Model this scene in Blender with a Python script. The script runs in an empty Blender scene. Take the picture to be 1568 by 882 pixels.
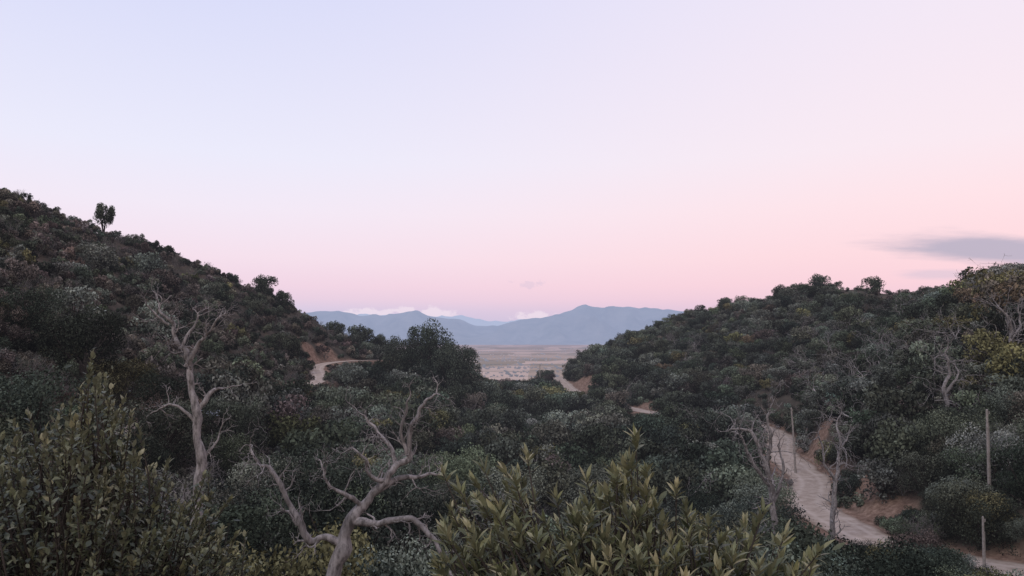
import bpy, math, random
import numpy as np
from mathutils import Vector, noise
random.seed(7); rng=np.random.default_rng(7)
CZ=150.0
scene=bpy.context.scene
COL=scene.collection
def s2l(c):
    return tuple(((v/255)/12.92 if v/255<=0.04045 else ((v/255+0.055)/1.055)**2.4) for v in c)
# ------------------------------------------------------------------ mesh helpers
def make_mesh(name,verts,faces,attrs=None,smooth=False):
    verts=np.asarray(verts,dtype=np.float32); faces=np.asarray(faces,dtype=np.int32)
    me=bpy.data.meshes.new(name)
    k=faces.shape[1]
    me.vertices.add(len(verts)); me.vertices.foreach_set('co',verts.ravel())
    me.loops.add(faces.size); me.loops.foreach_set('vertex_index',faces.ravel())
    me.polygons.add(len(faces)); me.polygons.foreach_set('loop_start',np.arange(0,faces.size,k,dtype=np.int32))
    me.polygons.foreach_set('loop_total',np.full(len(faces),k,dtype=np.int32))
    if smooth: me.polygons.foreach_set('use_smooth',np.ones(len(faces),dtype=bool))
    me.update(calc_edges=True)
    if attrs:
        for n,a in attrs.items():
            at=me.attributes.new(n,'FLOAT','POINT'); at.data.foreach_set('value',np.asarray(a,dtype=np.float32))
    return me
def add_obj(name,me,mat=None,link=True,loc=(0,0,0),parent=None):
    ob=bpy.data.objects.new(name,me); ob.location=loc
    if mat is not None and me is not None and len(me.materials)==0: me.materials.append(mat)
    if link: COL.objects.link(ob)
    if parent: ob.parent=parent
    return ob
class Acc:
    def __init__(s): s.v=[];s.f=[];s.a=[];s.n=0
    def add(s,v,f,a=0.5):
        v=np.asarray(v,float); f=np.asarray(f,int)
        s.v.append(v); s.f.append(f+s.n); s.a.append(np.full(len(v),a) if np.isscalar(a) else a); s.n+=len(v)
    def tube(s,pts,rad,sides=5,a=0.5):
        pts=np.asarray(pts,float); n=len(pts)
        T=np.gradient(pts,axis=0); T/=np.linalg.norm(T,axis=1)[:,None]+1e-9
        ref=np.array([0.31,0.93,0.17]); 
        U=np.cross(T,ref); U/=np.linalg.norm(U,axis=1)[:,None]+1e-9
        W=np.cross(T,U)
        ang=np.arange(sides)*2*math.pi/sides
        R=np.asarray(rad,float)[:,None,None]
        ring=pts[:,None,:]+R*(np.cos(ang)[None,:,None]*U[:,None,:]+np.sin(ang)[None,:,None]*W[:,None,:])
        v=ring.reshape(-1,3)
        i=np.arange(n-1)[:,None]*sides; j=np.arange(sides)[None,:]; j2=(j+1)%sides
        f=np.stack([i+j,i+j2,i+sides+j2,i+sides+j],-1).reshape(-1,4)
        s.add(v,f,a)
    def box(s,c,d,a=0.5):
        x,y,z=c; dx,dy,dz=[q/2 for q in d]
        v=[(x+i*dx,y+j*dy,z+k*dz) for i in(-1,1) for j in(-1,1) for k in(-1,1)]
        s.add(v,[(0,1,3,2),(4,6,7,5),(0,4,5,1),(2,3,7,6),(0,2,6,4),(1,5,7,3)],a)
    def mesh(s,name,smooth=False):
        return make_mesh(name,np.concatenate(s.v),np.concatenate(s.f),{'shade':np.concatenate(s.a)},smooth)
# ------------------------------------------------------------------ material helpers
class NT:
    def __init__(s,nt): s.nt=nt; nt.nodes.clear()
    def n(s,t,**kw):
        nd=s.nt.nodes.new(t)
        for k,v in kw.items(): setattr(nd,k,v)
        return nd
    def link(s,a,b): s.nt.links.new(a,b)
    def val(s,sock,x):
        if isinstance(x,bpy.types.NodeSocket): s.link(x,sock)
        else: sock.default_value=x
    def m(s,op,a,b=0.0,c=0.0,clamp=False):
        nd=s.n('ShaderNodeMath',operation=op,use_clamp=clamp)
        s.val(nd.inputs[0],a); s.val(nd.inputs[1],b)
        if len(nd.inputs)>2: s.val(nd.inputs[2],c)
        return nd.outputs[0]
    def mix(s,f,a,b,bt='MIX'):
        nd=s.n('ShaderNodeMix',data_type='RGBA',blend_type=bt)
        s.val(nd.inputs[0],f)
        for i,x in((6,a),(7,b)):
            if isinstance(x,tuple): x=(*x[:3],1)
            s.val(nd.inputs[i],x)
        return nd.outputs[2]
    def ss(s,x,a,b,o0=0.0,o1=1.0):
        nd=s.n('ShaderNodeMapRange',interpolation_type='SMOOTHSTEP')
        s.val(nd.inputs[0],x); nd.inputs[1].default_value=a; nd.inputs[2].default_value=b
        nd.inputs[3].default_value=o0; nd.inputs[4].default_value=o1
        return nd.outputs[0]
    def noise(s,vec,scale,detail=4,rough=.55):
        nd=s.n('ShaderNodeTexNoise'); s.link(vec,nd.inputs['Vector'])
        nd.inputs['Scale'].default_value=scale; nd.inputs['Detail'].default_value=detail; nd.inputs['Roughness'].default_value=rough
        return nd.outputs['Fac']
    def ramp(s,f,stops):
        nd=s.n('ShaderNodeValToRGB'); s.link(f,nd.inputs[0]); e=nd.color_ramp.elements
        while len(e)<len(stops): e.new(0.5)
        for i,(p,c) in enumerate(stops): e[i].position=p; e[i].color=(*c[:3],1)
        return nd.outputs[0]
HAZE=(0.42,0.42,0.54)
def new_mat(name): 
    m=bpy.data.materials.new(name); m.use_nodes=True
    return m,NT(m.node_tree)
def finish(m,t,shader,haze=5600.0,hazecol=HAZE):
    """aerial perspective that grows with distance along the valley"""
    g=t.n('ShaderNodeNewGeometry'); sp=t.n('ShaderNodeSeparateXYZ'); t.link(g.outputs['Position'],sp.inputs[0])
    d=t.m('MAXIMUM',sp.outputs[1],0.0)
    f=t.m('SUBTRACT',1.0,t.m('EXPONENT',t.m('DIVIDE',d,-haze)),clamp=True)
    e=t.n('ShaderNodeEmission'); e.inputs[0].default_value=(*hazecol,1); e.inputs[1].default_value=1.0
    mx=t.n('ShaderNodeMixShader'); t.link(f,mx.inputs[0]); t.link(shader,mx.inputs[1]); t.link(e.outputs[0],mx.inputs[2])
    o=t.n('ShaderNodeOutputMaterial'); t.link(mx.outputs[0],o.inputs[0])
    try: m.cycles.emission_sampling='NONE'
    except Exception: pass
def diffuse(t,col,rough=.9,spec=.1,bump=None,bs=.3):
    p=t.n('ShaderNodeBsdfPrincipled') if spec>.15 else t.n('ShaderNodeBsdfDiffuse')
    t.val(p.inputs[0],(*col[:3],1) if isinstance(col,tuple) else col)
    if spec>.15: p.inputs['Roughness'].default_value=rough; p.inputs['Specular IOR Level'].default_value=spec
    if bump is not None:
        b=t.n('ShaderNodeBump'); b.inputs['Strength'].default_value=bs; t.link(bump,b.inputs['Height']); t.link(b.outputs[0],p.inputs['Normal'])
    return p.outputs[0]
def pos(t): return t.n('ShaderNodeNewGeometry').outputs['Position']

def foliage_mat(name):
    m,t=new_mat(name)
    a=t.n('ShaderNodeAttribute',attribute_type='INSTANCER',attribute_name='tint')
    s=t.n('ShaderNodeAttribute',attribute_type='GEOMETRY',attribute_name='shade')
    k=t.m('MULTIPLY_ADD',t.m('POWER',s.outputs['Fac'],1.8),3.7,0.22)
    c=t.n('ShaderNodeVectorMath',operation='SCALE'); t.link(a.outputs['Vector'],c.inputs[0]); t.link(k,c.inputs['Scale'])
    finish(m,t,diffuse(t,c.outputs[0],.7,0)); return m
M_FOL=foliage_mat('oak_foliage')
def bark_mat(name,c1,c2,scale=14,bs=.6):
    m,t=new_mat(name); p=pos(t)
    mp=t.n('ShaderNodeMapping'); t.link(p,mp.inputs[0]); mp.inputs['Scale'].default_value=(1,1,.3)
    n=t.noise(mp.outputs[0],scale,6,.7); n2=t.noise(p,1.7,4)
    c=t.mix(t.ss(n2,.4,.75,0,.7),t.ramp(n,[(.36,c1),(.60,c2)]),c1)
    finish(m,t,diffuse(t,c,.9,.1,n,bs)); return m
M_DEAD=bark_mat('weathered_bark',(.10,.09,.085),(.38,.345,.335),16,1.0)
M_BARE=bark_mat('bare_limb_bark',(.14,.125,.118),(.40,.365,.35),2,.1)
M_TWIG=bark_mat('grey_twigs',(.11,.10,.094),(.23,.21,.20),3,.1)
M_BARK=bark_mat('oak_bark',(.035,.03,.027),(.09,.075,.065),5)
# ------------------------------------------------------------------ terrain (metres, z relative to the lookout eye height)
ST={
-25:[(-80,5),(-50,0),(-30,-1),(-12,-1.7),(0,-1.7),(12,-1.7),(30,-1),(50,3),(80,5)],
0:[(-100,10),(-55,3),(-25,-3),(-12,-2.4),(0,-1.7),(12,-2.2),(30,-2),(55,4),(100,10)],
5:[(-100,12),(-60,4),(-25,-5),(-12,-4.2),(0,-3.3),(12,-3.8),(35,-3.5),(60,4),(100,12)],
20:[(-100,18),(-60,6),(-28,-7.5),(-14,-10),(0,-9.5),(14,-10.5),(30,-10),(55,3),(100,14)],
45:[(-110,28),(-65,10),(-30,-7.5),(-18,-14),(0,-17),(14,-17),(38,-16),(60,-1),(100,12)],
60:[(-110,32),(-70,13),(-31,-7.5),(-20,-14),(0,-18),(18,-17.5),(32,-16.3),(58,0),(100,12)],
80:[(-115,33),(-70,14),(-33,-7.5),(-22,-14),(0,-18.5),(20,-18),(31,-16.7),(62,3),(100,12)],
100:[(-115,32),(-72,16),(-34,-7.6),(-22,-14),(0,-18.5),(22,-18),(37,-16.5),(67,6.2),(105,13)],
130:[(-120,30),(-89,24.8),(-34,-7.6),(-22,-13),(0,-18.5),(24,-18),(43,-16),(80,7),(105,9)],
155:[(-110,21),(-71,18.6),(-38,-5.5),(-22,-12),(0,-19),(20,-18.5),(38,-16),(86,7),(110,9)],
180:[(-100,11),(-51,7),(-33,-5),(-20,-12),(-3,-18),(14,-18),(25,-16),(89,10),(115,9)],
210:[(-90,0),(-50,-2),(-33,-5),(-20,-12),(-5,-16),(10,-17),(19,-15.5),(86,14),(115,8)],
240:[(-90,-10),(-50,-8),(-33,-9),(-20,-13),(-5,-18),(8,-18),(17,-14.7),(56,7),(115,2)],
270:[(-90,-25),(-50,-20),(-33,-17),(-20,-18),(-5,-22),(8,-20),(16,-13.5),(42,-2),(115,-8)],
340:[(-90,-45)]*1+[(-50,-45),(-33,-45),(-20,-45),(-5,-45),(8,-45),(16,-45),(42,-42),(115,-40)]}
GX=np.arange(-130,131.0); GY=np.arange(-25,341.0)
ys=sorted(ST); A=np.array([ST[y] for y in ys],float)
Z=np.zeros((len(GY),len(GX)))
for i,y in enumerate(GY):
    k=min(max(np.searchsorted(ys,y,side='right')-1,0),len(ys)-2); t=(y-ys[k])/(ys[k+1]-ys[k])
    K=A[k]*(1-t)+A[k+1]*t
    Z[i]=np.interp(GX,K[:,0],K[:,1])
def blur(Z,r):
    for ax in(0,1):
        P=np.pad(Z,[(r,r) if a==ax else (0,0) for a in(0,1)],mode='edge')
        Z=sum(np.take(P,range(k,k+Z.shape[ax]),axis=ax) for k in range(2*r+1))/(2*r+1)
    return Z
Z=blur(blur(Z,2),2)
for i,y in enumerate(GY):
    for j,x in enumerate(GX):
        amp=min(1,max(0.12,(y-5)/60))
        Z[i,j]+=amp*(2.0*noise.noise(Vector((x/26,y/26,1)))+.7*noise.noise(Vector((x/8,y/8,5)))+.25*noise.noise(Vector((x/2.5,y/2.5,9))))
def catmull(P,n=14):
    P=np.array(P,float); P=np.vstack([2*P[0]-P[1],P,2*P[-1]-P[-2]]); out=[]
    for i in range(1,len(P)-2):
        for t in np.linspace(0,1,n,endpoint=False):
            a,b,c,d=P[i-1:i+3]
            out.append(.5*((2*b)+(c-a)*t+(2*a-5*b+4*c-d)*t*t+(-a+3*b-3*c+d)*t**3))
    out.append(P[-2]); return np.array(out)
ROADS={'valley':(4.7,catmull([(48,44,-15),(40,50,-16),(34.3,54,-16.3),(31.5,57,-16.3),(29.3,61,-16.4),(29.2,67,-16.5),(30,77,-16.7),(34.5,87,-16.7),(36.5,97,-16.5),(38.4,108,-16.3),(44,125,-16),(43,145,-16),(33,160,-16.2),(27,170,-16),(22,190,-15.8),(18.5,208,-15.5),(17,228,-15),(16,262,-13.6),(24,300,-22)])),
'hill':(3.0,catmull([(-26,15,-6.5),(-28,30,-7),(-29.7,45,-7.2),(-31.5,62,-7.5),(-34,80,-7.7),(-35,92,-7.8),(-33.5,112,-7.7),(-34,132,-7.4),(-39,150,-5.8),(-38,164,-5.2),(-31,178,-5.2),(-28,195,-6),(-34,215,-7)]))}
XX,YY=np.meshgrid(GX,GY)
RD=np.full(XX.shape,99.0)
for w,P in ROADS.values():
    D=np.full(XX.shape,99.0); ZR=np.zeros(XX.shape)
    for p in P:
        d=np.hypot(XX-p[0],YY-p[1]); k=d<D; D[k]=d[k]; ZR[k]=p[2]
    t=np.clip((D-(w/2+.5))/2.6,0,1); t=t*t*(3-2*t)
    Z=Z*t+ZR*(1-t); RD=np.minimum(RD,D-w/2)
# bare earth cuts beside the road
CUTS=[(33.8,69.5,1.6),(35.2,75,1.4),(20.8,220,3.2),(21.5,229,3.2),(19.5,236,2.5),(29.5,171,2.2),(42,102,1.4),(-42,158,1.8),(-41,166,1.4)]
for (bx,by,br) in CUTS:
    RD=np.minimum(RD,np.hypot(XX-bx,YY-by)-br)
def bil(G,x,y):
    x=np.clip(np.asarray(x,float)-GX[0],0,len(GX)-1.001); y=np.clip(np.asarray(y,float)-GY[0],0,len(GY)-1.001)
    i=y.astype(int); j=x.astype(int); a=y-i; b=x-j
    return G[i,j]*(1-a)*(1-b)+G[i,j+1]*(1-a)*b+G[i+1,j]*a*(1-b)+G[i+1,j+1]*a*b
def H(x,y): return bil(Z,x,y)
gx=130+np.cumsum(1.25**np.arange(1,40)*1.0); gx=gx[gx<60000]
gy=340+np.cumsum(1.12**np.arange(1,80)*1.5); gy=gy[gy<60000]; gyn=-25-np.cumsum(1.3**np.arange(1,24)*2.)
XS=np.concatenate([-gx[::-1],GX,gx]); YS=np.sort(np.concatenate([gyn,GY,gy]))
FX,FY=np.meshgrid(XS,YS)
FZ=H(FX,FY)
ft=np.interp(FY,[340,500,900,1300],[0,.4,.92,1]); FZ=FZ*(1-ft)-150*ft
st=np.clip((np.abs(FX)-130)/900,0,1); st=st*st*(3-2*st); FZ=FZ*(1-st)-150*st
nx=len(XS); idx=np.arange(len(YS)*nx).reshape(len(YS),nx)
F=np.stack([idx[:-1,:-1],idx[:-1,1:],idx[1:,1:],idx[1:,:-1]],-1).reshape(-1,4)
rdf=np.where((FX<=130)&(FX>=-130)&(FY<=340)&(FY>=-25),bil(RD,FX,FY),99)
gme=make_mesh('ground',np.stack([FX,FY,FZ+CZ],-1).reshape(-1,3),F,{'rd':np.clip(rdf,0,99).ravel()},True)
m,t=new_mat('hillside_soil'); p=pos(t)
n=t.noise(p,.35,6,.65); n2=t.noise(p,1.6,8,.75)
c=t.ramp(n,[(.3,(.045,.042,.034)),(.55,(.085,.07,.055)),(.75,(.13,.10,.078))])
ra=t.n('ShaderNodeAttribute',attribute_name='rd')
f=t.ss(ra.outputs['Fac'],.4,2.4,1,0)
c=t.mix(f,c,t.ramp(n2,[(.35,(.11,.068,.05)),(.5,(.22,.143,.105)),(.65,(.34,.235,.175))]))
finish(m,t,diffuse(t,c,.95,.05,n2,1.0)); M_SOIL=m
m,t=new_mat('valley_fields'); p=pos(t)
mp=t.n('ShaderNodeMapping'); t.link(p,mp.inputs[0]); mp.inputs['Scale'].default_value=(1/420,1/1500,1); mp.inputs['Rotation'].default_value=(0,0,.1)
v=t.n('ShaderNodeTexVoronoi',distance='MANHATTAN'); t.link(mp.outputs[0],v.inputs['Vector']); v.inputs['Scale'].default_value=1
sep=t.n('ShaderNodeSeparateColor'); t.link(v.outputs['Color'],sep.inputs[0])
fc=t.ramp(sep.outputs[0],[(0,(.20,.18,.115)),(.3,(.36,.28,.20)),(.6,(.46,.35,.26)),(.85,(.58,.44,.35)),(1,(.18,.185,.12))])
mp2=t.n('ShaderNodeMapping'); t.link(p,mp2.inputs[0]); mp2.inputs['Scale'].default_value=(1/1500,1/1100,1)
nb=t.noise(mp2.outputs[0],1.0,8,.72)
fc=t.mix(t.ss(nb,.48,.58,0,.75),fc,(.155,.15,.10))
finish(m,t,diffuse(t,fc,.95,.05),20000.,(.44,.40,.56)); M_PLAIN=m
gme.materials.append(M_SOIL); gme.materials.append(M_PLAIN)
cy=((YS[:-1]+YS[1:])/2); mi=np.repeat((cy>900).astype(np.int32),nx-1); gme.polygons.foreach_set('material_index',mi)
add_obj('ground',gme)
# roads
m,t=new_mat('dirt_road_surface'); p=pos(t)
n=t.noise(p,.9,6,.7); n2=t.noise(p,7,4)
ac=t.n('ShaderNodeAttribute',attribute_name='shade')
c=t.ramp(n,[(.3,(.27,.21,.165)),(.5,(.40,.32,.26)),(.7,(.50,.41,.345))])
rut=t.m('ABSOLUTE',t.m('SUBTRACT',t.m('ABSOLUTE',t.m('SUBTRACT',ac.outputs['Fac'],.5)),.22))
c=t.mix(t.ss(rut,.0,.09,.4,0),c,(.55,.46,.39))
c=t.mix(t.ss(t.m('ABSOLUTE',t.m('SUBTRACT',ac.outputs['Fac'],.5)),.38,.5,0,.7),c,(.20,.14,.10))
finish(m,t,diffuse(t,c,.95,.05,n2,.5)); M_ROAD=m
for w,P in ROADS.values():
    T=np.gradient(P[:,:2],axis=0); T/=np.linalg.norm(T,axis=1)[:,None]; N=np.stack([T[:,1],-T[:,0]],1)
    vs=[];aa=[]; K=9
    for i,pp in enumerate(P):
        for k in range(K):
            ww=w/2*(1+.2*noise.noise(Vector((pp[0]/3,pp[1]/3,3+(k>K//2)*5)))); o=(k/(K-1)*2-1)*ww; x,y=pp[:2]+N[i]*o
            vs.append((x,y,float(H(x,y))+CZ+.07)); aa.append(k/(K-1))
    ii=np.arange((len(P)-1))[:,None]*K+np.arange(K-1)[None,:]
    fs=np.stack([ii,ii+1,ii+K+1,ii+K],-1).reshape(-1,4)
    add_obj('dirt_road',make_mesh('dirt_road',vs,fs,{'shade':aa},True),M_ROAD)
# ------------------------------------------------------------------ mountains
def range_mesh(name,prof,y0,depth,seed,col,hz,hc):
    px=np.array([q[0] for q in prof])*(y0+depth*.55); pz=np.array([q[1] for q in prof])*(y0+depth*.55)
    xs=np.linspace(px[0],px[-1],700); ts=np.linspace(0,1,60)
    prof_z=np.interp(xs,px,pz)+150; V=np.zeros((60,700,3))
    for i,tt in enumerate(ts):
        for j,x in enumerate(xs):
            sh=min(1,tt/.55); back=1 if tt<.55 else 1-(tt-.55)/.45*.8
            q=Vector((x/1500,tt*2.2,seed)); r=1-abs(noise.noise(q))*2; r2=1-abs(noise.noise(q*2.7))*2; r3=noise.noise(q*7)
            e=sh**1.3*back
            k=4*sh*(1-sh)
            z=prof_z[j]*e+ (prof_z[j]*.42*k+25)*(r*.7+r2*.35+.25*r3-.45)+ r3*25*sh+r2*22*sh
            V[i,j]=(x,y0+depth*tt,z-8*(1-sh)*3)
    idx=np.arange(60*700).reshape(60,700)
    f=np.stack([idx[:-1,:-1],idx[:-1,1:],idx[1:,1:],idx[1:,:-1]],-1).reshape(-1,4)
    m,t=new_mat(name+'_slopes'); p=pos(t); n=t.noise(p,.0016,7,.65)
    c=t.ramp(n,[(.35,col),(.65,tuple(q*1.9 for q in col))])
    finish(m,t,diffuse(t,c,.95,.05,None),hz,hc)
    add_obj(name,make_mesh(name,V.reshape(-1,3),f,None,True),m)
range_mesh('mountain_range',[(-.95,.03),(-.6,.034),(-.40,.036),(-.28,.035),(-.25,.0365),(-.231,.036),(-.205,.031),(-.17,.031),(-.145,.034),(-.128,.037),(-.11,.030),(-.09,.026),(-.07,.024),(-.05,.019),(-.02,.017),(0,.021),(.02,.024),(.04,.027),(.065,.032),(.08,.036),(.088,.042),(.099,.0455),(.109,.041),(.122,.0405),(.135,.043),(.155,.041),(.17,.039),(.19,.039),(.21,.038),(.24,.034),(.3,.033),(.45,.036),(.95,.03)],
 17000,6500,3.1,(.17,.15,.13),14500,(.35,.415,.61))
range_mesh('mountain_range',[(-.9,.03),(-.3,.031),(-.2,.032),(-.15,.031),(-.1,.029),(-.08,.030),(-.066,.031),(-.05,.0265),(-.03,.023),(-.01,.0235),(.02,.025),(.06,.028),(.2,.03),(.9,.03)],
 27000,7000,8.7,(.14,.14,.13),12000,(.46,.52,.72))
# ------------------------------------------------------------------ plant prototypes
def crown(acc,r,n,leaf,blobs,asp=.6):
    B=np.array(blobs); w=B[:,3]**2; w/=w.sum()
    k=r.choice(len(B),n,p=w); b=B[k]
    d=r.normal(size=(n,3)); d[:,2]+=.35; d/=np.linalg.norm(d,axis=1)[:,None]
    rad=b[:,3]*(1-.35*r.random(n)**2.2+.10*r.normal(size=n)*.6)
    c=b[:,:3]+d*rad[:,None]*np.array([1,1,.85])
    nn=d+r.normal(size=(n,3))*.6; nn/=np.linalg.norm(nn,axis=1)[:,None]
    u=np.cross(nn,r.normal(size=(n,3))); u/=np.linalg.norm(u,axis=1)[:,None]
    v=np.cross(nn,u); L=leaf*(.6+.8*r.random(n))[:,None]
    V=np.stack([c-u*L*.5,c+v*L*asp*.5,c+u*L*.5,c-v*L*asp*.5],1).reshape(-1,3)
    f=np.arange(4*n).reshape(n,4)
    bt=r.random(len(B)); sh=np.clip(.35*bt[k]+.4*r.random(n)+.25*((c[:,2]-B[:,2].min())/(np.ptp(B[:,2])+.3)),0,1)  # random clump and leaf tone, plus crown self-shading painted in by height
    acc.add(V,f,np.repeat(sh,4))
def grow(acc,R,p,d,L,r,lvl,mx,gn=.35,up=.15,kids=(3,5),sides=5,minr=.0,tips=None):
    n=4 if lvl>1 else 6; pts=[p]; rads=[r]; dirs=[d]
    for i in range(n):
        d=d+R.normal(size=3)*gn+np.array([0,0,up]); d/=np.linalg.norm(d); p=p+d*L/n
        pts.append(p); dirs.append(d); rads.append(max(minr,r*(1-.6*(i+1)/n)))
    acc.tube(pts,rads,max(3,sides-lvl),.5)
    if tips is not None: tips.extend(pts[2:])
    if lvl<mx:
        for k in range(R.integers(*kids)+ (1 if lvl==0 else 0)):
            j=R.integers(2,n+1) if lvl else R.integers(3,n+1); q=np.cross(dirs[j],R.normal(size=3)); q/=np.linalg.norm(q)
            dd=dirs[j]*.75+q*(.5+.6*R.random()); dd/=np.linalg.norm(dd)
            grow(acc,R,pts[j],dd,L*(.5+.3*R.random()),rads[j]*(.55+.2*R.random()),lvl+1,mx,gn,up,kids,sides,minr,tips)
def proto_oak(name,seed,n,leaf,nb=22,flat=.5,zc=.85,skirt=True):
    r=np.random.default_rng(seed); acc=Acc(); bl=[]
    for i in range(nb):
        a=r.random()*6.283; q=math.sqrt(r.random())*.78; z=zc+(r.random()*2-1)*flat*math.sqrt(max(0,1-q*q))
        bl.append((math.cos(a)*q,math.sin(a)*q,z,.20+.2*r.random()))
    if skirt:
        for i in range(nb//3):
            a=r.random()*6.283; q=.45+.4*r.random(); bl.append((math.cos(a)*q,math.sin(a)*q,.18+.3*r.random(),.2+.1*r.random()))
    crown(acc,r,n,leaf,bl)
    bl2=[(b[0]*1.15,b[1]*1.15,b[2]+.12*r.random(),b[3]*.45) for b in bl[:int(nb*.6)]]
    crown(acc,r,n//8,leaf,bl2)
    nf=sum(len(x) for x in acc.f)
    R=np.random.default_rng(seed+5)
    for b in bl[::3]:
        e=np.array(b[:3]); mid=np.array([e[0]*.35,e[1]*.35,e[2]*.55])+R.normal(size=3)*.04
        acc.tube([(0,0,-.15),(e[0]*.08,e[1]*.08,.3*min(1,e[2])),mid,e],[.055,.045,.028,.01],5)
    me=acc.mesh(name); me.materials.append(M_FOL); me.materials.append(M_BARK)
    mi=np.zeros(len(me.polygons),dtype=np.int32); mi[nf:]=1; me.polygons.foreach_set('material_index',mi)
    return bpy.data.objects.new(name,me)
def proto_shrub(name,seed,n,leaf,nb=12):
    r=np.random.default_rng(seed); acc=Acc(); bl=[]
    for i in range(nb):
        a=r.random()*6.283; q=math.sqrt(r.random())*.8
        bl.append((math.cos(a)*q,math.sin(a)*q,.15+.55*r.random()*(1-q*.5),.16+.18*r.random()))
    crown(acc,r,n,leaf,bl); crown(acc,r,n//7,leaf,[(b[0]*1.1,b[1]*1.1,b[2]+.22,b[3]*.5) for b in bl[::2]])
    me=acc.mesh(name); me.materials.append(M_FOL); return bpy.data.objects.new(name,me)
def proto_twigs(name,seed,stems=9,mx=3,leafy=0):
    R=np.random.default_rng(seed); acc=Acc(); tips=[]
    for i in range(stems):
        a=R.random()*6.283; d=np.array([math.cos(a)*.55,math.sin(a)*.55,.9]); d/=np.linalg.norm(d)
        grow(acc,R,np.array([0,0,-.05]),d,.65,.022,0,mx,.22,.1,(3,5),4,.004,tips)
    nf=sum(len(x) for x in acc.f)
    if leafy:
        T=np.array(tips); T=T[R.integers(0,len(T),60)]
        crown(acc,R,leafy,.06,[(q[0],q[1],q[2],.08) for q in T])
    me=acc.mesh(name); me.materials.append(M_TWIG); me.materials.append(M_FOL)
    mi=np.ones(len(me.polygons),dtype=np.int32); mi[:nf]=0; me.polygons.foreach_set('material_index',mi)
    return bpy.data.objects.new(name,me)
def proto_bare(name,seed,mx=5,kids=(2,4)):
    R=np.random.default_rng(seed); acc=Acc()
    for i in range(2):
        a=R.random()*6.283; d=np.array([math.cos(a)*.25,math.sin(a)*.25,1.]); d/=np.linalg.norm(d)
        grow(acc,R,np.array([0,0,-.04]),d,.44,.024,0,mx,.38,.12,kids,7,.0015)
    me=acc.mesh(name,True); me.materials.append(M_BARE); return bpy.data.objects.new(name,me)
def coll(name,obs):
    c=bpy.data.collections.new(name)
    for o in obs: c.objects.link(o)
    return c
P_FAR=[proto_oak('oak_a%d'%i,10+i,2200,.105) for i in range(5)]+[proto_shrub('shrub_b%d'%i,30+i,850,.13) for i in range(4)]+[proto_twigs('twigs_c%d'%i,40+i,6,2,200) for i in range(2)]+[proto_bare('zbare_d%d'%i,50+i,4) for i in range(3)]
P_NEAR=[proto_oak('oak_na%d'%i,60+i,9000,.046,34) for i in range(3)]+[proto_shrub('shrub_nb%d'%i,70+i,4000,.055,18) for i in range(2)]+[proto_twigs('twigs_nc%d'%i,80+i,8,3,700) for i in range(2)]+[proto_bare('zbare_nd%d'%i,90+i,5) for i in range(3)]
C_FAR=coll('distant_plants',P_FAR); C_NEAR=coll('near_plants',P_NEAR)
FAR={'oak':(0,5),'shrub':(5,4),'twigs':(9,2),'bare':(11,3)}
NEAR={'oak':(0,3),'shrub':(3,2),'twigs':(5,2),'bare':(7,3)}
TOP={'oak':1.5,'shrub':.95,'twigs':1.25,'bare':1.1}
def scatter(name,rows,collection):
    """rows: x,y,z,sx,sz,rot,r,g,b,idx"""
    A=np.array(rows,float); me=bpy.data.meshes.new(name); me.vertices.add(len(A)); me.vertices.foreach_set('co',A[:,:3].astype(np.float32).ravel())
    def at(n,ty,arr,key):
        a=me.attributes.new(n,ty,'POINT'); a.data.foreach_set(key,arr.ravel())
    at('scl','FLOAT_VECTOR',A[:,[3,3,4]].astype(np.float32),'vector')
    z=np.zeros(len(A)); at('rot','FLOAT_VECTOR',np.stack([z+rng.normal(size=len(A))*.08,z+rng.normal(size=len(A))*.08,A[:,5]],1).astype(np.float32),'vector')
    at('tint','FLOAT_COLOR',np.concatenate([A[:,6:9],np.ones((len(A),1))],1).astype(np.float32),'color')
    at('pick','INT',A[:,9].astype(np.int32),'value')
    ob=add_obj(name,me)
    ng=bpy.data.node_groups.new(name+'_scatter','GeometryNodeTree')
    ng.interface.new_socket('Geometry',in_out='INPUT',socket_type='NodeSocketGeometry')
    ng.interface.new_socket('Geometry',in_out='OUTPUT',socket_type='NodeSocketGeometry')
    N=ng.nodes.new; gi=N('NodeGroupInput'); go=N('NodeGroupOutput'); iop=N('GeometryNodeInstanceOnPoints')
    ci=N('GeometryNodeCollectionInfo'); ci.inputs['Collection'].default_value=collection
    ci.inputs['Separate Children'].default_value=True; ci.inputs['Reset Children'].default_value=True
    L=ng.links.new
    for nm,ty,so in(('scl','FLOAT_VECTOR','Scale'),('rot','FLOAT_VECTOR','Rotation'),('pick','INT','Instance Index')):
        a=N('GeometryNodeInputNamedAttribute'); a.data_type=ty; a.inputs['Name'].default_value=nm
        L(a.outputs['Attribute'],iop.inputs[so])
    iop.inputs['Pick Instance'].default_value=True
    L(gi.outputs[0],iop.inputs['Points']); L(ci.outputs[0],iop.inputs['Instance']); L(iop.outputs[0],go.inputs[0])
    md=ob.modifiers.new('scatter','NODES'); md.node_group=ng
    return ob
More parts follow.
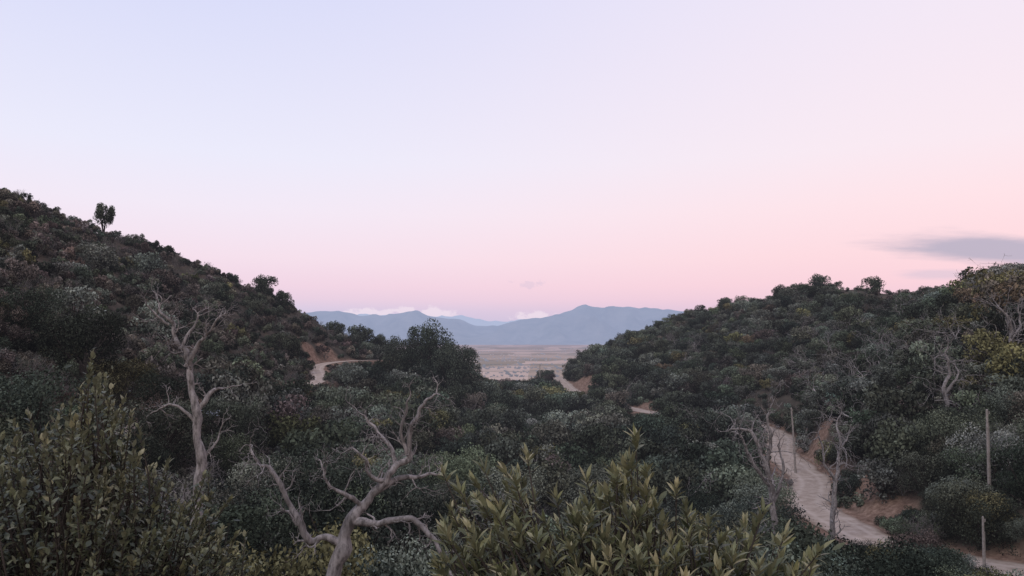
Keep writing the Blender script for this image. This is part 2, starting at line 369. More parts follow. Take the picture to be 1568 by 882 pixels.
# ------------------------------------------------------------------ planting plan
SKY=np.array([(-1.2,.24),(-.80,.215),(-.687,.203),(-.635,.1835),(-.582,.163),(-.534,.155),(-.477,.130),(-.433,.106),(-.398,.095),(-.358,.077),(-.337,.070),(-.31,.056),(-.28,.037),(-.249,.013),(-.196,.009),(-.17,-.009),(-.15,-.015),(-.126,-.02),(-.05,-.035),(-.043,-.052),(-.02,-.057),(.014,-.054),(.053,-.041),(.075,-.028),(.102,-.015),(.145,.005),(.224,.033),(.286,.050),(.356,.068),(.408,.073),(.47,.062),(.487,.056),(.54,.058),(.584,.067),(.615,.080),(.64,.092),(.687,.102),(1.2,.11)])
SEE=[]
vr=ROADS['valley'][1]; hr=ROADS['hill'][1]
for q in vr:
    if 61<q[1]<127 or 52.6<q[1]<54.6 or 163<q[1]<170 or 218<q[1]<258: SEE.append(q)
    if 62<q[1]<125: SEE.append(q+np.array([1.8,0,0])); SEE.append(q-np.array([1.6,0,0]))
for (bx,by,br) in CUTS[:1]+CUTS[2:6]+CUTS[7:8]:
    for dx in (-br*.7,0,br*.7): SEE.append(np.array([bx+dx,by,float(H(bx+dx,by))+.2]))
for q in hr:
    if 158<q[1]<176 or 126<q[1]<131: SEE.append(q)
SHED=(-28.4,70.); shz=float(H(*SHED)); SEE.append(np.array([SHED[0],SHED[1]-1,shz+1.2]))
SEE=np.array(SEE)
def cap_height(x,y,z,s,top):
    """how tall a plant may grow so the roads and ridge stay as open as they are on site"""
    m=(SEE[:,1]>y+1)&(np.abs(x-SEE[:,0]*y/SEE[:,1])<s*.7+.2)
    lim=1e9
    if m.any(): lim=(SEE[m,2]*y/SEE[m,1]).min()
    lim=min(lim,np.interp(x/y,SKY[:,0],SKY[:,1])*y+rng.normal()*(.5 if x<0 else .9))
    return min(s,(lim-z)/top)
def tint(kind,x,y):
    n=noise.noise(Vector((x/18,y/18,2))); u=rng.random()
    if kind=='g': c=np.array([.058,.066,.046])
    elif kind=='d': c=np.array([.033,.039,.030])
    elif kind=='b': c=np.array([.078,.066,.056])
    elif kind=='y': c=np.array([.100,.095,.048])
    elif kind=='o': c=np.array([.108,.080,.052])
    elif kind=='gg': c=np.array([.083,.090,.073])
    c=c*(1+.35*n)*(.5+.95*u); c=c*(1+rng.normal(size=3)*.04)
    return c
rows={'shrub':([],[]),'oak':([],[]),'bare':([],[])}
def put(kind,x,y,s,col,group,zs=1.0,force=False):
    z=float(H(x,y))
    if bil(RD,x,y)<max(.3,s*.3): return
    if not force:
        s2=cap_height(x,y,z,s,TOP[kind]*zs)
        if s2<.35*s: return
        if s2<s: s=s2
    near=y<70; D=NEAR if near else FAR; a,n=D[kind]
    rows[group][0 if near else 1].append((x,y,z+CZ-.05*s,s,s*zs,rng.random()*6.28,*col,a+rng.integers(n)))
def rowsgen(y0,y1,f):
    y=y0
    while y<y1:
        s=f(y); yield y,s; y+=s
for gy_,sp in rowsgen(12,290,lambda y:1.8+.0026*y):
    W=.76*gy_+18
    for gx_ in np.arange(-min(W,122),min(W,115),sp):
        x=gx_+rng.normal()*.8; y=gy_+rng.normal()*.8
        if y<12: continue
        left=x<-34; u=rng.random(); n=noise.noise(Vector((x/14,y/14,7)))
        if left:
            if n<-.45 and u<.35: continue
            k='b' if u<.40 else ('g' if u<.62 else ('d' if u<.87 else ('y' if u<.90 else 'gg')))
            put('twigs' if rng.random()<.2 else 'shrub',x,y,1.1+1.1*rng.random(),tint(k,x,y),'shrub',.9+.5*rng.random())
        elif x>34 or y>190:
            k='gg' if u<.42 else ('g' if u<.70 else ('d' if u<.88 else ('b' if u<.94 else ('y' if u<.98 else 'o'))))
            put('twigs' if rng.random()<.07 else ('shrub' if rng.random()<.4 else 'oak'),x,y,(1.1+1.8*rng.random()**1.6),tint(k,x,y),'shrub',1.05)
        else:
            k='d' if u<.4 else ('g' if u<.66 else ('b' if u<.78 else 'gg'))
            put('twigs' if rng.random()<.24 else 'shrub',x,y,1.2+1.0*rng.random(),tint(k,x,y),'shrub',1.1)
sp=4.4
for gy_ in np.arange(16,285,sp):
    W=.78*gy_+20
    for gx_ in np.arange(-min(W,120),min(W,112),sp):
        x=gx_+rng.normal()*1.6; y=gy_+rng.normal()*1.6
        u=rng.random(); left=x<-37; right=x>42
        if y<18 : continue
        pr=.14 if left else (.42 if right else .70)
        if x<-45 and y>60: pr=.08
        if rng.random()>pr: continue
        k='d' if u<.40 else ('g' if u<.70 else ('gg' if u<.91 else ('b' if u<.96 else 'y')))
        s=2.0+1.9*rng.random() if not (left or right) else 1.7+1.5*rng.random()
        if y<30: s*=.7
        put('oak',x,y,s,tint(k,x,y),'oak',1.0+.3*rng.random())
sp=9
for gy_ in np.arange(30,240,sp):
    W=.75*gy_+5
    for gx_ in np.arange(-min(W,110),min(W,105),sp):
        x=gx_+rng.normal()*3; y=gy_+rng.normal()*3
        pr=.12 if x<-37 else .5
        if rng.random()>pr or x/y<-.5: continue
        put('bare',x,y,5.5+4*rng.random(),(.1,.1,.1),'bare')
for (x,y,s,k) in [(62,95,4.2,'y'),(57,84,3.6,'o'),(50,74,3.,'y'),(55,99,3.2,'g'),(46,66,2.6,'b'),(68,112,3,'y'),(44,72,2.6,'g'),(59,88,3.6,'b'),(65,104,4.,'o'),(51,80,2.6,'y'),(67,99,4.4,'g'),(60,91,4,'y'),(64,98,4.2,'gg'),(70,106,4.4,'b')]:
    put('oak',x,y,s,tint(k,x,y),'oak',1.25)
for (x,y,s,k,zs) in [(26.6,47.5,2.9,'d',.82),(28.2,49.5,2.5,'g',.85),(25.4,44.5,2.6,'g',.8),(30.6,51.3,1.6,'gg',.8),(23,41,3.0,'g',.7),(20.5,44,3,'d',.7),(39.5,58,3.6,'d',1),(43,61,3.4,'g',1),(38.4,66,2.7,'d',1),(44,55,3,'b',1),(39.5,72,2.8,'g',1),(43,82,3.2,'d',1),(-5.4,17,2.6,'y',1.1),(-4.2,15.5,1.6,'o',1.2),(37,60.5,2.3,'gg',1),(40,77,2.6,'gg',1),(35.8,64.5,1.6,'g',.9),(37.6,70.5,1.3,'gg',.9),(38,75.5,1.5,'d',.9),(42,70,3,'d',1.1),(47,60,3,'g',1.1)]:
    z=float(H(x,y)); rows['oak'][0].append((x,y,z+CZ-.2,s*.85,s*zs,rng.random()*6,*tint(k,x,y),rng.integers(3)))
for (x,y,s) in [(66,100,9.5),(63,93,9),(53,80,9),(48,84,9),(44,74,9),(41,90,8),(52,95,9),(40,63,8),(57,105,9),(50,108,10),(62,125,10),(60,140,10),(70,150,10),(55,130,10),(48,118,9),(64,165,10),(75,138,10),(58,112,9),(69,108,9.5),(46,98,9),(54,88,9)]:
    z=float(H(x,y)); rows['bare'][1].append((x,y,z+CZ-.2,s,s,rng.random()*6,.1,.1,.1,11+rng.integers(3)))
scatter('chaparral_shrubs',rows['shrub'][0],C_NEAR); scatter('chaparral_shrubs',rows['shrub'][1],C_FAR)
scatter('oak_woodland',rows['oak'][0],C_NEAR); scatter('oak_woodland',rows['oak'][1],C_FAR)
scatter('bare_tree_thicket',rows['bare'][0],C_NEAR); scatter('bare_tree_thicket',rows['bare'][1],C_FAR)
# distant trees of the plain, mostly along field edges
rw=[]
for i in range(90):
    cx=rng.uniform(-.28,.16); cy=2400*math.exp(rng.random()*1.5); ln=rng.uniform(60,600); an=rng.choice([.1,.1,.12,1.6])
    for j in range(int(ln/22)):
        q=j*22*rng.uniform(.8,1.2); x=cx*cy+q*math.cos(an)+rng.normal()*5; y=cy+q*math.sin(an)+rng.normal()*5
        s=rng.uniform(3,7); rw.append((x,y,CZ-150,s,s*.8,rng.random()*6,.05,.06,.04,rng.integers(4)))
scatter('valley_trees',rw,C_FAR)
acc=Acc()
for i in range(40):
    y=rng.uniform(2800,7000); x=rng.uniform(-.06,.09)*y; w=rng.uniform(8,20); d=8; h=4
    acc.box((x,y,h/2),(w,d,h),.9)
    acc.add([(x-w/2,y-d/2-.4,h+.01),(x+w/2,y-d/2-.4,h+.01),(x+w/2,y,h+3),(x-w/2,y,h+3),(x-w/2,y+d/2+.4,h+.01),(x+w/2,y+d/2+.4,h+.01)],[(0,1,2,3),(3,2,5,4)],.2)
m,t=new_mat('farmhouse_plaster'); a=t.n('ShaderNodeAttribute',attribute_name='shade')
finish(m,t,diffuse(t,t.ramp(a.outputs['Fac'],[(.3,(.30,.25,.23)),(.7,(.62,.58,.56))])),17000.)
add_obj('distant_farm_buildings',acc.mesh('distant_farm_buildings'),m)
# ------------------------------------------------------------------ landmark oaks
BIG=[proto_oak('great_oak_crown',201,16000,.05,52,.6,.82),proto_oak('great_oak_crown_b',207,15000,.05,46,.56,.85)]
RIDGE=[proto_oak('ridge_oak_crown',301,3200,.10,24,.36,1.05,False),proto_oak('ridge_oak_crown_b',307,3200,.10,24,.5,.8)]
def oak(name,x,y,s,sz,col,k=0,rot=0,sink=0.0,lib=BIG):
    ob=add_obj(name,lib[k].data,loc=(x,y,float(H(x,y))-sink+CZ)); ob.scale=(s,s,sz); ob.rotation_euler=(0,0,rot); ob['tint']=[float(q) for q in col]
    return ob
oak('oak_tree',-19,170,6.8,9.8,(.036,.045,.033),0,.4)
oak('oak_tree',-12.5,163,5.6,8.4,(.041,.049,.037),1,2.2)
oak('oak_tree',-25,172,4.6,6.6,(.044,.051,.039),1,1.)
hz_=float(H(-77.3,140)); oak('oak_tree',-77.3,140,2.0,(25.2-hz_)/1.5,(.045,.053,.037),0,.8,0,RIDGE)
oak('oak_tree',-56,168,2.9,3.7,(.042,.05,.036),1,.3,-.2,RIDGE)
oak('oak_tree',-53,172,2.6,3.0,(.042,.05,.036),1,1.3,.3,RIDGE)
oak('oak_tree',-44,186,2.6,3.0,(.042,.05,.036),1,2.3,.5,RIDGE)
oak('oak_tree',-39,192,3.6,4.2,(.045,.053,.039),1,2.3,0,RIDGE)
oak('oak_tree',-35,196,3.2,3.6,(.045,.053,.039),1,4.3,0,RIDGE)
oak('oak_tree',78.5,216,3.0,3.6,(.055,.064,.048),1,1.3,1.2,RIDGE)
oak('oak_tree',86,208,3.4,3.8,(.055,.064,.048),1,.3,1.2,RIDGE)
oak('oak_tree',82,212,2.6,3.0,(.05,.058,.043),1,2.3,1.2,RIDGE)
oak('oak_tree',66,230,2.6,3.5,(.055,.063,.046),1,4,1.,RIDGE)
oak('oak_tree',36,249,2.8,3.4,(.05,.058,.042),1,5,1,RIDGE)
oak('oak_tree',90,185,2.8,3.6,(.05,.058,.042),1,3,1,RIDGE)
# ------------------------------------------------------------------ standing dead trees (authored limb by limb)
def dead_tree(name,base,u,limbs,seed,twig=1.0,rs=.72):
    R=np.random.default_rng(seed); acc=Acc()
    for li,L in enumerate(limbs):
        pts=np.array([(p[0]*u,p[2]*u if len(p)>3 else 0,p[1]*u) for p in L]); r=np.array([p[-1]*u*rs for p in L])
        n=7; P=catmull(np.column_stack([pts,r]),n)
        sc=u*34
        gn=np.array([[noise.noise(Vector((q[0]/sc+k*9,q[2]/sc,li)))+.5*noise.noise(Vector((q[0]/sc*2.7+k*9,q[2]/sc*2.7,li+5))) for k in range(3)] for q in P])
        P[:,:3]+=gn*u*9*np.linspace(.3,1,len(P))[:,None]; P[:,3]*=1+.3*gn[:,0]
        acc.tube(P[:,:3],P[:,3],12)
        for i in range(n//2,len(P)-1):
            if P[i,3]<u*6.5 and R.random()<.36*twig:
                T=P[i+1,:3]-P[i-1,:3]; T/=np.linalg.norm(T); q=np.cross(T,R.normal(size=3)); q/=np.linalg.norm(q)
                d=T*.5+q; d/=np.linalg.norm(d)
                grow(acc,R,P[i,:3],d,u*(14+30*R.random()),max(P[i,3]*.42,u*.8),1,3,.34,.03,(2,4),6,u*.24)
        T=P[-1,:3]-P[-3,:3]; T/=np.linalg.norm(T)
        for k in range(2): grow(acc,R,P[-1,:3],T+R.normal(size=3)*.45,u*(14+18*R.random()),P[-1,3]*.8,1,3,.34,.05,(2,4),6,u*.24)
    me=acc.mesh(name,True); return add_obj(name,me,M_DEAD,loc=base)
dead_tree('dead_oak_tree',(-2.31,10,CZ-3.19),.00876,[
 [(-35,-300,0,22),(-20,-120,0,19),(-5,0,0,16),(8,50,0,14),(20,92,0,12),(40,112,5,10),(62,138,8,9),(88,168,10,8),(106,190,12,6),(112,228,14,5),(125,255,16,3.6),(146,280,18,2.2)],
 [(5,58,0,9),(-15,66,-6,7.5),(-35,63,-12,7),(-52,92,-18,6),(-75,135,-22,5),(-95,170,-28,4),(-115,192,-30,3),(-122,205,-32,2)],
 [(20,90,0,9),(60,90,-10,7.5),(95,97,-18,6.5),(125,93,-26,5.5),(150,68,-34,4.4),(172,32,-40,3.2),(196,22,-44,2)],
 [(55,130,8,6.5),(90,150,20,5.5),(120,149,30,4),(147,156,38,2.4)],
 [(88,168,10,5),(74,196,24,4),(60,215,30,3.2),(38,235,36,2.4),(30,250,40,1.6)],
 [(38,110,5,5),(15,132,-10,4),(-4,150,-22,3),(-20,168,-28,1.8)],
 [(104,188,12,4.5),(96,222,2,3.5),(100,255,-4,2.6),(112,280,-8,1.5)],
 [(70,148,8,5),(50,160,-8,3.8),(45,185,-18,2.6),(30,200,-22,1.6)]],5,.9)
dead_tree('dead_oak_tree',(-6.79,16,CZ-5.1),.014,[
 [(0,-330,0,14),(0,-100,0,12.5),(2,0,0,11.5),(10,100,0,10.5),(12,180,0,9.5),(5,250,0,8.5),(-5,300,0,7.2),(-12,335,2,6),(-22,356,4,5),(-36,376,6,4),(-50,396,8,3),(-64,418,10,2)],
 [(-12,322,0,5.5),(5,350,-6,4.5),(20,366,-10,3.6),(34,380,-14,2.6),(42,392,-16,1.6)],
 [(-20,352,4,4),(-10,380,12,2.8),(-6,404,16,1.6)],
 [(5,252,0,5),(20,280,8,4),(42,288,14,2.4)],
 [(8,236,0,4.4),(-22,262,-8,3),(-44,262,-12,1.8)],
 [(-44,386,7,3.2),(-58,398,0,2.2),(-70,412,-4,1.4)],
 [(10,180,0,4),(30,200,10,2.6),(44,226,14,1.5)]],9,.7)
dead_tree('dead_oak_tree',(14.9,43,CZ-10.6),.0377,[
 [(14,-200,0,8),(6,-60,0,7),(0,0,0,6.5),(-6,50,0,6),(-12,90,0,5),(-22,120,4,4),(-34,140,8,3.2),(-60,146,12,2)],
 [(-12,90,0,4.2),(-6,125,-8,3.4),(-14,160,-12,2.4),(-8,176,-12,1.5)],
 [(-4,30,0,4),(14,70,8,3),(18,110,12,2)],
 [(-8,60,0,4),(-34,96,-8,3),(-50,128,-12,2)]],14,1.2,.72)
dead_tree('dead_oak_tree',(25.4,60,CZ-15.6),.0526,[
 [(-2,-60,0,7),(-2,0,0,6),(0,50,0,5),(6,90,0,4.2),(14,130,4,3),(12,164,6,1.8)],
 [(4,80,0,3.6),(-12,110,-6,2.4),(-22,145,-8,1.4)],
 [(10,112,2,2.8),(26,140,8,1.8)]],19,1.2,.66)
dead_tree('dead_oak_tree',(52.5,78,CZ-2.5),.068,[
 [(4,-120,0,5),(8,-30,0,4.5),(0,0,0,4.2),(-6,30,0,3.6),(-10,60,0,3),(-22,84,4,1.6)],
 [(-6,34,0,2.8),(12,60,4,2),(10,90,6,1.2)]],23,1.3,.8)
dead_tree('dead_oak_tree',(44,76,CZ-7),.066,[
 [(0,-100,0,5),(0,0,0,4.2),(-4,30,0,3.4),(4,60,0,2.4),(0,90,0,1.4)],[(-2,20,0,3),(16,44,4,2),(22,70,6,1.2)]],27,1.2,.8)
# ------------------------------------------------------------------ leafy foreground shrubs
def leaf_mesh(acc,R,P,D,N,L,Wd,shade,na=5,fold=.25,curl=.25):
    n=len(P); D=D/np.linalg.norm(D,axis=1)[:,None]
    S=np.cross(D,N); S/=np.linalg.norm(S,axis=1)[:,None]+1e-9; N=np.cross(S,D)
    tt=np.linspace(0,1,na); w=np.sin(np.pi*np.clip(tt,0.02,.985)**.85)
    V=np.zeros((n,na,3,3)); cu=(curl*(R.random(n)-.2)*2)
    for i,t_ in enumerate(tt):
        c=P+D*(L*t_)[:,None]-N*(L*cu*t_*t_)[:,None]
        for j,sd in enumerate((-1,0,1)):
            V[:,i,j]=c+S*(sd*w[i]*Wd*.5)[:,None]+N*(abs(sd)*w[i]*Wd*.5*fold)[:,None]
    base=(np.arange(n)*na*3)[:,None,None]; i=np.arange(na-1)[None,:,None]*3; j=np.arange(2)[None,None,:]
    a=base+i+j; f=np.stack([a,a+1,a+4,a+3],-1).reshape(-1,4)
    acc.add(V.reshape(-1,3),f,np.repeat(shade,na*3))
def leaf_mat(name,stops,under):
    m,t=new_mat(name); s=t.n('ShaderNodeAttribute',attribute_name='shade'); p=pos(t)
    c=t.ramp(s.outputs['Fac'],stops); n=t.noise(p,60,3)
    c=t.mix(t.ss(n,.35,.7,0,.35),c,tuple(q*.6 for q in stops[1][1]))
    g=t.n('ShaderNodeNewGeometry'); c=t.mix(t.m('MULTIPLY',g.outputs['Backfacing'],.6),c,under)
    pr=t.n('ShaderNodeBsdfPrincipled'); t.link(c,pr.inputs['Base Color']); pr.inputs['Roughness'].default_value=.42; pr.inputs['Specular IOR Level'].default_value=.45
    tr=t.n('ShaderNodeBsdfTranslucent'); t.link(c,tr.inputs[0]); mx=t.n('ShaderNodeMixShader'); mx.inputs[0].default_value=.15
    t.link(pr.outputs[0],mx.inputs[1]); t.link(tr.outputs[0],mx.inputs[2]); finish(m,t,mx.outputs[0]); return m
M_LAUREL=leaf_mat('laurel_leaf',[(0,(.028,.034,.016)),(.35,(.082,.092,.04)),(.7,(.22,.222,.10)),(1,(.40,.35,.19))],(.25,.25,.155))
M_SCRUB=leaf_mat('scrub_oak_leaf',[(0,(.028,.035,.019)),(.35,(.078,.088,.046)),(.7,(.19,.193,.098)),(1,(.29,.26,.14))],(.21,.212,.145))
def leafy_shrub(name,loc,tips,root,leafL,leafW,mat,seed,per_tip,stemleaf,spread,seglen):
    R=np.random.default_rng(seed); st=Acc(); lf=Acc(); P=[];D=[];N=[];L=[];S=[]
    for tip in tips:
        tip=np.array(tip); r0=root+R.normal(size=3)*np.array([.12,.12,.02])*spread
        h=tip-r0; mid=r0+h*.5+np.array([-h[0]*.16,-h[1]*.16,0])+R.normal(size=3)*.05*spread
        q3=r0+h*.8+np.array([-h[0]*.05,-h[1]*.05,-.0])+R.normal(size=3)*.03*spread
        C=catmull([r0,mid,q3,tip],5); st.tube(C,np.linspace(.011,.0022,len(C))*spread**.5,5)
        dirn=C[-1]-C[-4]; dirn/=np.linalg.norm(dirn); hue=R.normal()*.17
        n=per_tip+R.integers(0,5)
        for k in range(n):
            a=k*2.4+R.random()*.5; e=np.array([math.cos(a),math.sin(a),0]); op=.25+.85*(k/n)
            d=dirn*(1.1-op*.5)+e*op*.9+np.array([0,0,.1])+R.normal(size=3)*.18
            P.append(tip-dirn*seglen*(k/n)+e*.003); D.append(d); N.append(np.array([0,0,1.])-e*.5+R.normal(size=3)*.3)
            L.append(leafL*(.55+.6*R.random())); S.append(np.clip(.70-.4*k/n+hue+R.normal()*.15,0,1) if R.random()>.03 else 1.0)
        for k in range(stemleaf):
            tt=.45+.53*R.random(); j=int(tt*(len(C)-1)); a=R.random()*6.28; e=np.array([math.cos(a),math.sin(a),.15])
            off=R.normal(size=3)*.04*spread
            if k%3==0: st.tube([C[j],C[j]+off*.6+e*.01,C[j]+off+e*.012],[.0025,.002,.001],3)
            P.append(C[j]+off); D.append(e*.8+np.array([0,0,.5])+R.normal(size=3)*.3); N.append(np.array([0,0,1.])+R.normal(size=3)*.4)
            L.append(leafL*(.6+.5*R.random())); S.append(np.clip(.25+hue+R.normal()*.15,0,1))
    L=np.array(L); leaf_mesh(lf,R,np.array(P),np.array(D),np.array(N),L,L*leafW*(.8+.4*R.random(len(L))),np.array(S))
    root_e=bpy.data.objects.new(name,None); COL.objects.link(root_e); root_e.location=loc
    a=add_obj('stems',st.mesh('stems',True),M_BARK,parent=root_e); b=add_obj('leaves',lf.mesh('leaves',True),mat,parent=root_e)
    return root_e
tips=[]
R=np.random.default_rng(77)
hx=[-.36,-.24,-.15,-.04,.05,.16,.30,.40,.48,.56,.66,.75,.83,1.0,1.12,1.25,1.4,1.55]
hz=[-.86,-.62,-.60,-.62,-.56,-.74,-.66,-.56,-.47,-.60,-.75,-.70,-.79,-.76,-.86,-.88,-.98,-1.2]
for i in range(500):
    x=R.uniform(-.30,1.5); y=R.uniform(2.55,3.9); zt=np.interp(x*3.2/max(y,2.9),hx,hz)
    z=zt*(1+.10*(y-3.2))-abs(R.normal())*.13-.5*max(0,2.9-y)-R.random()**2*.3-.07
    tips.append((x,y,z))
for x,z in zip(hx[1:-2],hz[1:-2]):
    for k in range(3): tips.append((x+R.normal()*.03,3.2+R.normal()*.08,z+.04-k*.07))
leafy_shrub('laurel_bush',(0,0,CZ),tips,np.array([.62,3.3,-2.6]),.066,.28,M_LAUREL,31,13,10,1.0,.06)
tips=[]
hx=[-4.9,-4.4,-4.0,-3.75,-3.5,-3.3,-3.15,-3.0,-2.85,-2.65,-2.45,-2.3,-2.1,-1.9]
hz=[-.85,-.75,-.70,-.62,-.42,-.14,-.42,-.62,-1.0,-1.1,-1.15,-1.3,-1.6,-2.0]
for i in range(620):
    x=R.uniform(-5.2,-1.8); y=R.uniform(4.9,7.2); zt=np.interp(x*6/max(5.5,y),hx,hz)
    z=zt*(1+.1*(y-6)/1)-abs(R.normal())*.35-R.random()**1.5*.8-.35*max(0,5.6-y)
    tips.append((x,y,z))
for x,z in zip(hx[1:-1],hz[1:-1]):
    for k in range(6): tips.append((x+R.normal()*.1,6+R.normal()*.1,z+.02-k*.1))
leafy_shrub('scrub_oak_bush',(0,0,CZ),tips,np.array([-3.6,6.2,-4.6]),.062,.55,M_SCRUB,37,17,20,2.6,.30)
# ------------------------------------------------------------------ poles and shed
m,t=new_mat('weathered_pole_wood'); p=pos(t); n=t.noise(p,6,5)
finish(m,t,diffuse(t,t.ramp(n,[(.3,(.23,.20,.18)),(.7,(.37,.33,.30))]),.9,.1,n,.4)); M_POLE=m
def pole(x,y,ztop,lean=0.0,r=.14,arm=False):
    acc=Acc(); z=float(H(x,y)); h=ztop-z
    acc.tube([(0,0,-.5),(lean*.3,0,h*.4),(lean*.7,0,h*.8),(lean,0,h)],[r*1.15,r,r*.85,r*.75],12)
    acc.tube([(lean,0,h-.001),(lean,0,h+.05),(lean,0,h+.06)],[r*.75,r*.5,.01],12)
    acc.tube([(lean+r,0,h-.35),(lean+r*1.6,0,h-.3),(lean+r*1.6,0,h-.12)],[.025,.03,.045],8)
    acc.tube([(lean+r*.6,-r*.7,h-1.),(lean*.5+r*.6,-r*.9,h*.5),(r*.6,-r*1.1,.1)],[.02,.02,.02],5)
    add_obj('utility_pole',acc.mesh('utility_pole',True),M_POLE,loc=(x,y,z+CZ))
pole(34.9,93,-8.6,-.35,.12); pole(37.8,60,-5.7,.1,.11); pole(26.5,200,-9.6,.0,.16); pole(33.2,53.6,-12.6,.05,.09); pole(9.5,255,-8.8,.0,.16)
root=bpy.data.objects.new('garden_shed',None); COL.objects.link(root); root.location=(SHED[0],SHED[1],shz+CZ); root.rotation_euler=(0,0,.25)
w=Acc(); w.box((0,0,.8),(2.0,1.8,2.4)); m,t=new_mat('shed_boards'); wv=t.noise(pos(t),4,4); finish(m,t,diffuse(t,t.ramp(wv,[(.3,(.30,.24,.20)),(.7,(.45,.38,.33))]))); add_obj('walls',w.mesh('walls'),m,parent=root)
w=Acc(); v=[(-1.2,-1.1,2.02),(1.2,-1.1,2.02),(1.2,1.1,2.32),(-1.2,1.1,2.32)]; v+= [(a,b,c+.06) for a,b,c in v]
w.add(v,[(0,3,2,1),(4,5,6,7),(0,1,5,4),(1,2,6,5),(2,3,7,6),(3,0,4,7)]); m,t=new_mat('painted_metal_roof'); finish(m,t,diffuse(t,(.60,.63,.68),.4,.5)); add_obj('roof',w.mesh('roof'),m,parent=root)
w=Acc(); w.box((.3,-.92,.75),(.75,.04,1.9)); m,t=new_mat('shed_door_paint'); finish(m,t,diffuse(t,(.15,.13,.12))); add_obj('door',w.mesh('door'),m,parent=root)
# ------------------------------------------------------------------ world: dusk sky
wd=bpy.data.worlds.new('World'); scene.world=wd; wd.use_nodes=True; t=NT(wd.node_tree)
tc=t.n('ShaderNodeTexCoord'); sp_=t.n('ShaderNodeSeparateXYZ'); t.link(tc.outputs['Generated'],sp_.inputs[0]); X,Y,Zz=sp_.outputs
zz=t.m('MAXIMUM',Zz,0.0)
PZ=[0,.016,.036,.051,.068,.103,.163,.229,.413,1]
Lc=[(186,188,219),(196,195,224),(211,201,227),(229,206,227),(238,211,229),(243,222,236),(241,231,245),(234,233,250),(216,219,248),(185,196,236)]
Rc=[(205,188,213),(213,191,215),(229,196,216),(241,203,218),(248,208,219),(252,215,222),(253,224,230),(249,231,239),(242,231,245),(195,200,236)]
cl=t.ramp(zz,[(p,s2l(c)) for p,c in zip(PZ,Lc)]); cr=t.ramp(zz,[(p,s2l(c)) for p,c in zip(PZ,Rc)])
side=t.ss(X,-.45,.65); c=t.mix(side,cl,cr)
ypos=t.m('MAXIMUM',Y,.02); tx=t.m('DIVIDE',X,ypos); tz=t.m('DIVIDE',Zz,ypos); front=t.ss(Y,.1,.3)
cb=t.n('ShaderNodeCombineXYZ'); t.link(t.m('MULTIPLY',tx,7),cb.inputs[0]); t.link(t.m('MULTIPLY',tz,55),cb.inputs[1])
n1=t.noise(cb.outputs[0],1.0,5,.6)
def ell(cx,cz,rx,rz):
    a=t.m('DIVIDE',t.m('SUBTRACT',tx,cx),rx); b=t.m('DIVIDE',t.m('SUBTRACT',tz,cz),rz)
    return t.m('SQRT',t.m('ADD',t.m('MULTIPLY',a,a),t.m('MULTIPLY',b,b)))
tzs=t.m('ADD',tz,t.m('MULTIPLY',t.m('SUBTRACT',tx,.5),.07))
a=t.m('DIVIDE',t.m('SUBTRACT',tx,.68),.22); b=t.m('DIVIDE',t.m('SUBTRACT',tzs,.129),.026)
dl=t.m('SQRT',t.m('ADD',t.m('MULTIPLY',a,a),t.m('MULTIPLY',b,b)))
ml=t.ss(t.m('ADD',dl,t.m('MULTIPLY',t.m('SUBTRACT',n1,.5),1.0)),1.1,.35)
c=t.mix(t.m('MULTIPLY',t.m('MULTIPLY',ml,.9),front),c,s2l((180,173,195)))
dw=ell(.57,.086,.07,.009); mw=t.ss(t.m('ADD',dw,t.m('MULTIPLY',t.m('SUBTRACT',n1,.5),1.6)),1.1,.3)
c=t.mix(t.m('MULTIPLY',t.m('MULTIPLY',mw,.45),front),c,s2l((200,190,212)))
cb2=t.n('ShaderNodeCombineXYZ'); t.link(t.m('MULTIPLY',tx,70),cb2.inputs[0]); t.link(t.m('MULTIPLY',tz,110),cb2.inputs[1])
n2=t.noise(cb2.outputs[0],1.0,5,.62)
e=None
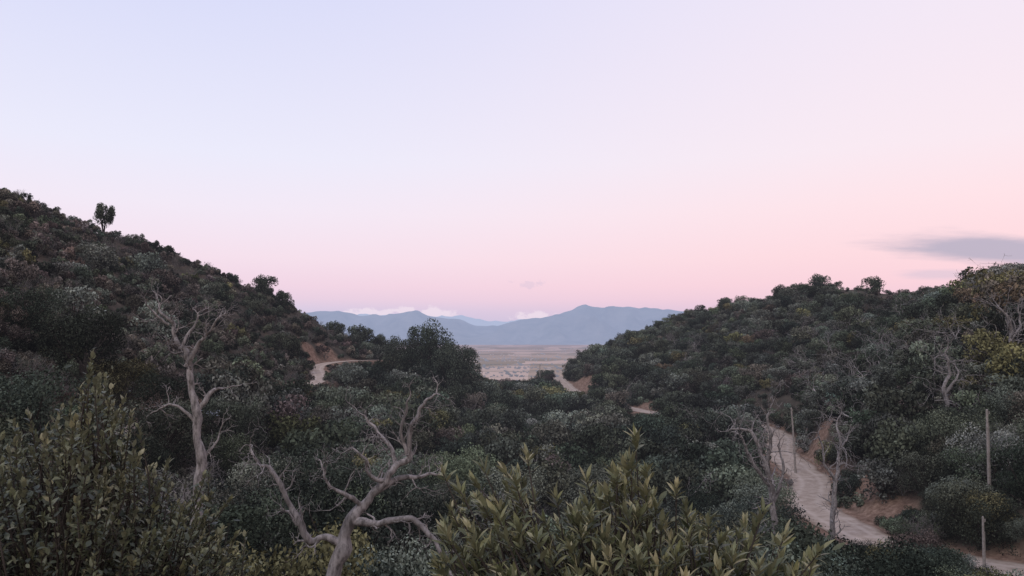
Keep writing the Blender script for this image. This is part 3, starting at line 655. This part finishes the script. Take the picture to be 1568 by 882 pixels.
for q in [(-.105,.034,.035,.009),(-.19,.034,.045,.007),(.030,.027,.033,.010),(-.145,.036,.02,.007)]:
    d=ell(*q); e=d if e is None else t.m('MINIMUM',e,d)
mc=t.ss(t.m('ADD',e,t.m('MULTIPLY',t.m('SUBTRACT',n2,.5),2.6)),1.0,.5)
c=t.mix(t.m('MULTIPLY',t.m('MULTIPLY',mc,.65),front),c,s2l((240,226,238)))
dv=ell(.025,.073,.03,.008); mv=t.ss(t.m('ADD',dv,t.m('MULTIPLY',t.m('SUBTRACT',n2,.5),3.2)),.7,.2)
c=t.mix(t.m('MULTIPLY',t.m('MULTIPLY',mv,.35),front),c,s2l((205,190,215)))
glow=t.m('MULTIPLY',t.ss(Y,0,-.9),t.ss(zz,.6,.0)); c=t.mix(glow,c,(1.1,.92,.76))
sk=t.n('ShaderNodeTexSky',sky_type='NISHITA'); sk.sun_disc=False; sk.sun_elevation=math.radians(3); sk.sun_rotation=math.radians(200)
sc=t.n('ShaderNodeVectorMath',operation='SCALE'); t.link(sk.outputs[0],sc.inputs[0]); sc.inputs['Scale'].default_value=.01
ad=t.n('ShaderNodeVectorMath',operation='ADD'); t.link(c,ad.inputs[0]); t.link(sc.outputs[0],ad.inputs[1])
bg=t.n('ShaderNodeBackground'); t.link(ad.outputs[0],bg.inputs[0]); bg.inputs[1].default_value=1.0
o=t.n('ShaderNodeOutputWorld'); t.link(bg.outputs[0],o.inputs[0])
sl=bpy.data.lights.new('sun','SUN'); sl.energy=.8; sl.angle=math.radians(15); sl.color=(1,.93,.86)
so=bpy.data.objects.new('sun',sl); COL.objects.link(so); so.rotation_euler=(math.radians(42),0,math.radians(-35)); so.location=(0,-20,CZ+30)
# ------------------------------------------------------------------ camera
cd=bpy.data.cameras.new('camera'); cd.lens=26.2; cd.sensor_width=36; cd.clip_start=.05; cd.clip_end=120000
co=bpy.data.objects.new('camera',cd); COL.objects.link(co); co.location=(0,0,CZ); co.rotation_euler=(math.radians(90+3.86),0,0)
scene.camera=co
scene.view_settings.view_transform='Standard'; scene.view_settings.look='None'; scene.view_settings.exposure=0
